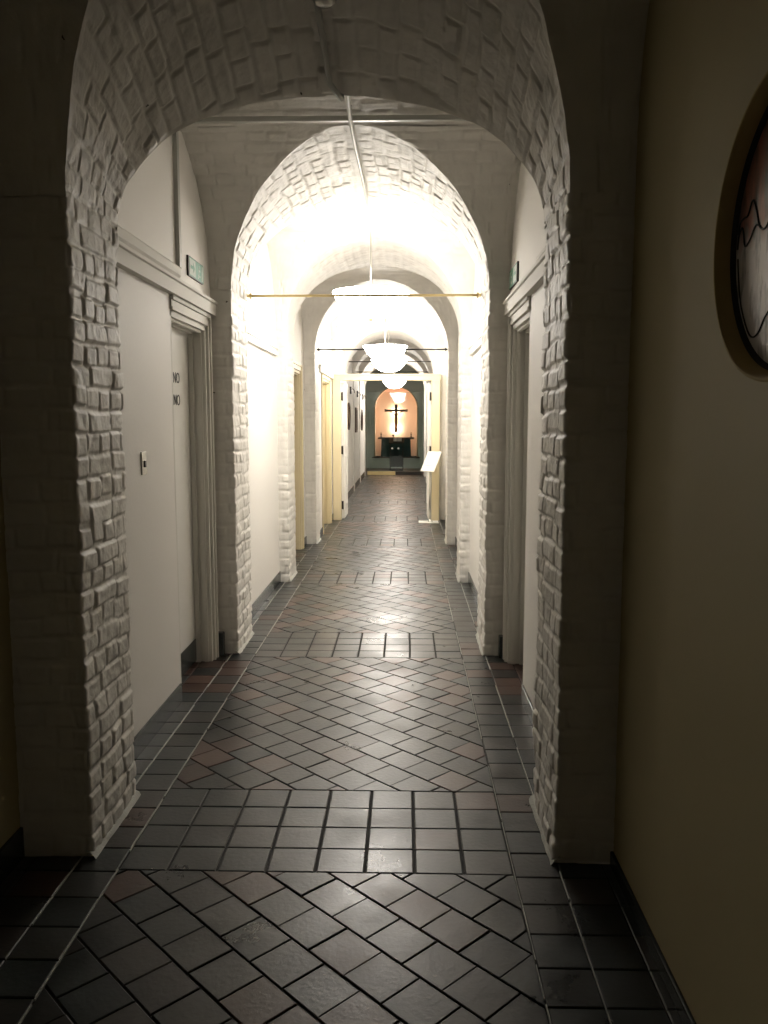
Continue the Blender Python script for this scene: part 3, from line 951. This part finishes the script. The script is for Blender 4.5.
# ------------------------------------------------------------------ round painting on the near right wall
def painting():
    cy, cz, R = 1.549, 1.857, .287
    X = .71
    r = tag(empty('round_painting', (X, cy, cz)), 'round painting in a thick brown frame hanging on the near right wall', 'painting')
    m = MB()
    m.lathe([(R, 0), (R, -.042), (R - .002, -.047), (R - .006, -.048), (R - .009, -.046), (R - .018, -.018), (R - .018, 0)], n=96, axis='x')
    m.build('frame', M['frame_wood'], r)
    m = MB()
    m.lathe([(R - .0185, -.0175), (R - .020, -.016), (R - .026, -.010), (R - .027, -.006), (R - .027, 0)], n=96, axis='x')
    m.build('inner_bevel', M['black'], r)
    rc = R - .025
    bm = bmesh.new()
    vs = [bm.verts.new((-.008, rc * math.cos(t), rc * math.sin(t))) for t in np.linspace(0, 2 * PI, 97)[:-1]]
    vb = [bm.verts.new((-.001, v.co.y, v.co.z)) for v in vs]
    bm.faces.new(vs); bm.faces.new(vb[::-1])
    for k in range(96): bm.faces.new((vs[k], vs[(k + 1) % 96], vb[(k + 1) % 96], vb[k]))
    bmesh.ops.recalc_face_normals(bm, faces=bm.faces[:])
    me = bpy.data.meshes.new('canvas'); bm.to_mesh(me); bm.free()
    mt, N, Lk, b = new_mat('painted_canvas')
    tc = N.new('ShaderNodeTexCoord'); sp = N.new('ShaderNodeSeparateXYZ'); Lk.new(tc.outputs['Object'], sp.inputs[0])
    mp = N.new('ShaderNodeMapping'); mp.inputs['Rotation'].default_value = (.5, 0, 0); mp.inputs['Scale'].default_value = (10, 30, 9)
    Lk.new(tc.outputs['Object'], mp.inputs[0])
    nz = N.new('ShaderNodeTexNoise'); nz.inputs['Scale'].default_value = 1.3; nz.inputs['Detail'].default_value = 5; Lk.new(mp.outputs[0], nz.inputs[0])
    r1 = N.new('ShaderNodeValToRGB')      # upper: rose and smoke pigment
    e = r1.color_ramp.elements; e[0].position = .35; e[0].color = (.16, .13, .11, 1); e[1].position = .62; e[1].color = (.55, .22, .15, 1)
    r2 = N.new('ShaderNodeValToRGB')      # lower: brushed whites and greys
    e = r2.color_ramp.elements; e[0].position = .33; e[0].color = (.30, .27, .27, 1); e[1].position = .5; e[1].color = (.92, .86, .85, 1)
    Lk.new(nz.outputs[0], r1.inputs[0]); Lk.new(nz.outputs[0], r2.inputs[0])
    ad = N.new('ShaderNodeMath'); ad.operation = 'MULTIPLY_ADD'; ad.inputs[1].default_value = .06; Lk.new(nz.outputs[0], ad.inputs[0]); Lk.new(sp.outputs['Z'], ad.inputs[2])
    ck = N.new('ShaderNodeMapRange'); ck.inputs[1].default_value = .02; ck.inputs[2].default_value = .07; Lk.new(ad.outputs[0], ck.inputs[0])
    mx = N.new('ShaderNodeMix'); mx.data_type = 'RGBA'; Lk.new(ck.outputs[0], mx.inputs[0]); Lk.new(r2.outputs[0], mx.inputs[6]); Lk.new(r1.outputs[0], mx.inputs[7])
    Lk.new(mx.outputs[2], b.inputs['Base Color']); b.inputs['Roughness'].default_value = .3
    me.materials.append(mt)
    cv = link(bpy.data.objects.new('canvas', me), r)
    # the black drawn outlines of the picture
    m = MB()
    def line(pts, w=.0018):
        out = []
        for k in range(len(pts) - 1):
            p0, p1, p2, p3 = [np.array(pts[min(max(j, 0), len(pts) - 1)]) for j in (k - 1, k, k + 1, k + 2)]
            for t in np.linspace(0, 1, 6)[:-1]:
                q = .5 * (2 * p1 + (p2 - p0) * t + (2 * p0 - 5 * p1 + 4 * p2 - p3) * t ** 2 + (3 * p1 - p0 - 3 * p2 + p3) * t ** 3)
                out.append((-.0085, q[0], q[1]))
        out.append((-.0085, *pts[-1]))
        m.tube(out, w, 6)
    line([(.250, .03), (.243, .052), (.225, .058), (.205, .06), (.185, .084), (.165, .06), (.150, .03), (.14, .02), (.117, .016), (.08, .04), (.03, .03), (-.05, .05), (-.2, .02)], .0024)
    line([(.252, .0), (.248, .026), (.235, .040), (.225, .03), (.214, .0), (.19, .008), (.165, .03), (.14, .022)], .0024)
    line([(.248, -.02), (.240, -.06), (.225, -.11), (.198, -.155), (.165, -.188), (.13, -.185), (.09, -.15), (.0, -.12), (-.1, -.17)], .002)
    line([(.10, .2), (.06, .12), (.07, .05)], .002); line([(-.06, .22), (-.02, .12), (-.05, .03)], .002)
    m.build('drawn_outline', M['black'], cv)
painting()

# ------------------------------------------------------------------ notice stand near the cream frame
r = tag(empty('notice_stand', (.375, 12.02, 0)), 'white floor stand holding a tilted notice, right side before the cream frame', 'notice stand')
m = MB(); m.box(-.17, .12, -.13, .13, 0, .012, .004); m.build('base', M['white_plastic'], r)
m = MB(); m.tube([(0, 0, .012), (0, 0, .80)], .018, 12); m.lathe([(.04, .012), (.03, .03), (.019, .045)], n=18); m.build('pole', M['metal'], r)
TF = Matrix.Translation((.01, -.02, .895)) @ Matrix.Rotation(math.radians(-45), 4, 'Z') @ Matrix.Rotation(math.radians(-30), 4, 'X')
m = MB(); m.box(-.135, .135, -.008, .004, -.165, .165, .003)
m.bm.transform(TF)
pn = m.build('notice_board', M['white_plastic'], r)
m = MB(); m.box(-.12, .12, -.0095, -.0085, -.15, .15)
for q in range(9):
    m.box(-.095, .095 - .05 * (q % 3 == 2), -.0102, -.0096, .11 - q * .026, .114 - q * .026, mat=1)
m.bm.transform(TF)
m.build('paper_sheet', [M['paper'], plain('faint_print', (.45, .44, .42), .6)], pn)

# ------------------------------------------------------------------ far pictures and brackets on the left
def wall_picture(y, z, shape, label):
    x = WALLX[5][0]
    r = tag(empty('wall_picture', (x, y, z)), label, 'picture', 'pictures along the far left wall')
    m = MB()
    if shape == 'round':
        m.lathe([(.26, 0), (.26, .03), (.235, .035), (.225, .02), (.225, .0)], n=40, axis='x')
        m.build('frame', M['wood_dark'], r)
        m = MB(); m.lathe([(.001, .012), (.225, .012)], n=40, axis='x'); m.build('canvas', M['frame_wood'], r)
    else:
        for (a, b, c, d) in ((-.26, -.22, -.27, .27), (.22, .26, -.27, .27), (-.22, .22, -.27, -.23), (-.22, .22, .23, .27)):
            m.box(0, .03, a, b, c, d, .003)
        m.build('frame', M['wood_dark'], r)
        m = MB(); m.box(0, .012, -.22, .22, -.23, .23); m.build('canvas', plain('brown_print', (.18, .12, .08), .5, var=.4, vscale=12), r)
wall_picture(15.7, 1.57, 'round', 'nearest dark round picture on the far left wall beyond the cream frame')
wall_picture(18.1, 1.50, 'square', 'brown square picture between two dark pictures on far left wall')
wall_picture(20.5, 1.50, 'round', 'farthest dark picture on the left wall before the chapel room')
for k, y in enumerate((16.3, 18.6, 20.9)):
    lab = ['small dark bracket high on the far left wall, nearest of three', 'small dark bracket high on the far left wall, middle of three', 'small dark bracket high on the far left wall, farthest of three'][k]
    r = tag(empty('wall_bracket', (WALLX[5][0], y, 2.08)), lab, 'bracket', 'brackets high on the far left wall')
    m = MB(); m.box(0, .03, -.07, .07, -.07, .07, .004); m.build('plate', M['dark_metal'], r)
    m = MB(); m.tube([(0.01, 0, .02), (.06, 0, .03), (.09, 0, -.01), (.09, 0, -.05)], .008, 8); m.build('hook', M['dark_metal'], r)

# ------------------------------------------------------------------ niche furniture
AY = 25.85
r = tag(empty('altar', (XC, AY, NZ0)), 'altar with a dark green cloth standing in the peach lit niche', 'altar')
m = MB(); m.box(-.57, .57, -.19, .19, .545, .60, .008); m.build('table_top', M['wood_dark'], r)
# cloth with soft folds
n = 90
path = []
for (a, b) in (((-.45, .17), (-.45, -.205)), ((-.45, -.205), (.45, -.205)), ((.45, -.205), (.45, .17))):
    for t in np.linspace(0, 1, 30, endpoint=False): path.append((a[0] + (b[0] - a[0]) * t, a[1] + (b[1] - a[1]) * t))
path = np.array(path)
Z = np.linspace(.0, .56, 12)
P = np.zeros((12, len(path), 3))
w = (1 - Z / .56)[:, None]
ph = np.arange(len(path)) * .75
P[..., 0] = path[None, :, 0] * (1 + .05 * w); P[..., 1] = path[None, :, 1] - .012 * np.sin(ph)[None, :] * w; P[..., 2] = Z[:, None]
g = Grids(); g.add(P); g.build('altar_cloth', M['cloth_green'], r)
for k, x in enumerate((-.47, .47)):
    c = tag(empty('candlestick', (XC + x, AY, NZ0 + .60)), ['candlestick with a short candle on the left end of the altar', 'candlestick with a short candle on the right end of the altar'][k], 'candlestick', 'candlesticks on the altar')
    m = MB(); m.lathe([(.05, 0), (.048, .012), (.018, .02), (.012, .05), (.02, .065), (.012, .08), (.032, .10), (.03, .105), (.001, .104)], n=24); m.build('holder', M['wood_dark'], c)
    m = MB(); m.lathe([(.014, .10), (.014, .16), (.001, .162)], n=14); m.build('candle', M['corpus'], c)
c = tag(empty('small_cup', (XC - .09, AY - .05, NZ0 + .60)), 'small dark cup on the altar top left of centre', 'cup')
m = MB(); m.lathe([(.03, 0), (.012, .01), (.012, .03), (.034, .05), (.038, .085), (.034, .085), (.03, .055), (.001, .045)], n=20); m.build('cup_body', M['wood_dark'], c)

# crucifix on the niche wall
CZ = 1.12
r = tag(empty('crucifix', (XC, YB - .20, CZ)), 'wooden crucifix with a carved figure, backlit on the niche wall', 'crucifix')
m = MB(); m.box(-.048, .048, 0, .04, 0, .87, .004); m.build('upright', M['wood_dark'], r)
m = MB(); m.box(-.355, .355, .002, .038, .64, .71, .004)
for s in (-1, 1): m.box(s * .345 - .02, s * .345 + .02, -.002, .042, .635, .72, .004)
m.build('crossbeam', M['wood_dark'], r)
# the small figure grown from a skeleton
bm = bmesh.new()
sk = bm.verts.layers.skin.verify()
J = {'pel': (0, -.03, .34, .034), 'wst': (0, -.03, .42, .028), 'chs': (0, -.032, .52, .040), 'nek': (0, -.035, .60, .016), 'hd': (.012, -.045, .635, .028), 'hd2': (.014, -.045, .665, .024),
     'shL': (-.065, -.03, .575, .018), 'elL': (-.15, -.02, .62, .013), 'haL': (-.24, -.012, .665, .010), 'shR': (.065, -.03, .575, .018), 'elR': (.15, -.02, .62, .013), 'haR': (.24, -.012, .665, .010),
     'hiL': (-.022, -.03, .31, .026), 'knL': (-.020, -.055, .20, .018), 'ftL': (-.008, -.02, .07, .011), 'toL': (-.004, -.045, .04, .009),
     'hiR': (.022, -.03, .31, .026), 'knR': (.020, -.055, .20, .018), 'ftR': (.008, -.02, .07, .011), 'toR': (.004, -.045, .04, .009)}
V = {}
for k, q in J.items():
    v = bm.verts.new(q[:3]); v[sk].radius = (q[3], q[3]); V[k] = v
V['pel'][sk].use_root = True
for a_, b_ in (('pel', 'wst'), ('wst', 'chs'), ('chs', 'nek'), ('nek', 'hd'), ('hd', 'hd2'), ('chs', 'shL'), ('shL', 'elL'), ('elL', 'haL'), ('chs', 'shR'), ('shR', 'elR'), ('elR', 'haR'),
               ('pel', 'hiL'), ('hiL', 'knL'), ('knL', 'ftL'), ('ftL', 'toL'), ('pel', 'hiR'), ('hiR', 'knR'), ('knR', 'ftR'), ('ftR', 'toR')):
    bm.edges.new((V[a_], V[b_]))
me = bpy.data.meshes.new('carved_figure'); bm.to_mesh(me); bm.free(); me.materials.append(M['corpus'])
o = link(bpy.data.objects.new('carved_figure', me), r)
o.modifiers.new('skin', 'SKIN'); sb = o.modifiers.new('sub', 'SUBSURF'); sb.levels = 1; sb.render_levels = 1
# the small lamps behind the cross that light the wall
for zz in (.62, .12):
    m = MB(); m.box(-.022, .022, .04, .07, zz - .06, zz + .06, .003); m.build('back_lamp', M['dark_metal'], r)
    l = bpy.data.lights.new('back_light', 'POINT'); l.energy = HALO_W * .35; l.color = (1, .82, .62); l.shadow_soft_size = .015
    lo = bpy.data.objects.new('back_light', l); lo.location = (0, .10, zz); link(lo, r)

# dark reading stand in front of the altar
r = tag(empty('lectern', (XC + .03, 24.6, 0)), 'dark slim lectern holding an open book before the altar', 'lectern')
m = MB(); m.box(-.20, .20, -.16, .16, 0, .03, .004); m.build('base', M['dark_metal'], r)
for s in (-1, 1):
    m = MB(); m.box(s * .19 - .015, s * .19 + .015, -.02, .02, .03, .86, .003); m.build('upright', M['dark_metal'], r)
m = MB(); m.box(-.18, .18, -.008, .008, .10, .42, .002); m.build('lower_panel', M['skirt'], r)
m = MB(); m.box(-.23, .23, -.15, .15, -.012, .012, .003); m.bm.transform(Matrix.Translation((0, 0, .88)) @ Matrix.Rotation(math.radians(28), 4, 'X')); m.build('desk', M['dark_metal'], r)
b_ = tag(empty('open_book', (XC + .06, 24.59, .905)), 'open book with pale pages lying on the dark lectern', 'book')
m = MB(); m.box(-.13, .13, -.09, .09, -.006, .0, .001); m.bm.transform(Matrix.Rotation(math.radians(28), 4, 'X')); m.build('cover', M['wood_dark'], b_)
for s in (-1, 1):
    m = MB(); xa, xb = sorted((s * .003, s * .12)); m.box(xa, xb, -.082, .082, .001, .018, .004); m.bm.transform(Matrix.Rotation(math.radians(28), 4, 'X')); m.build('pages', M['paper'], b_)
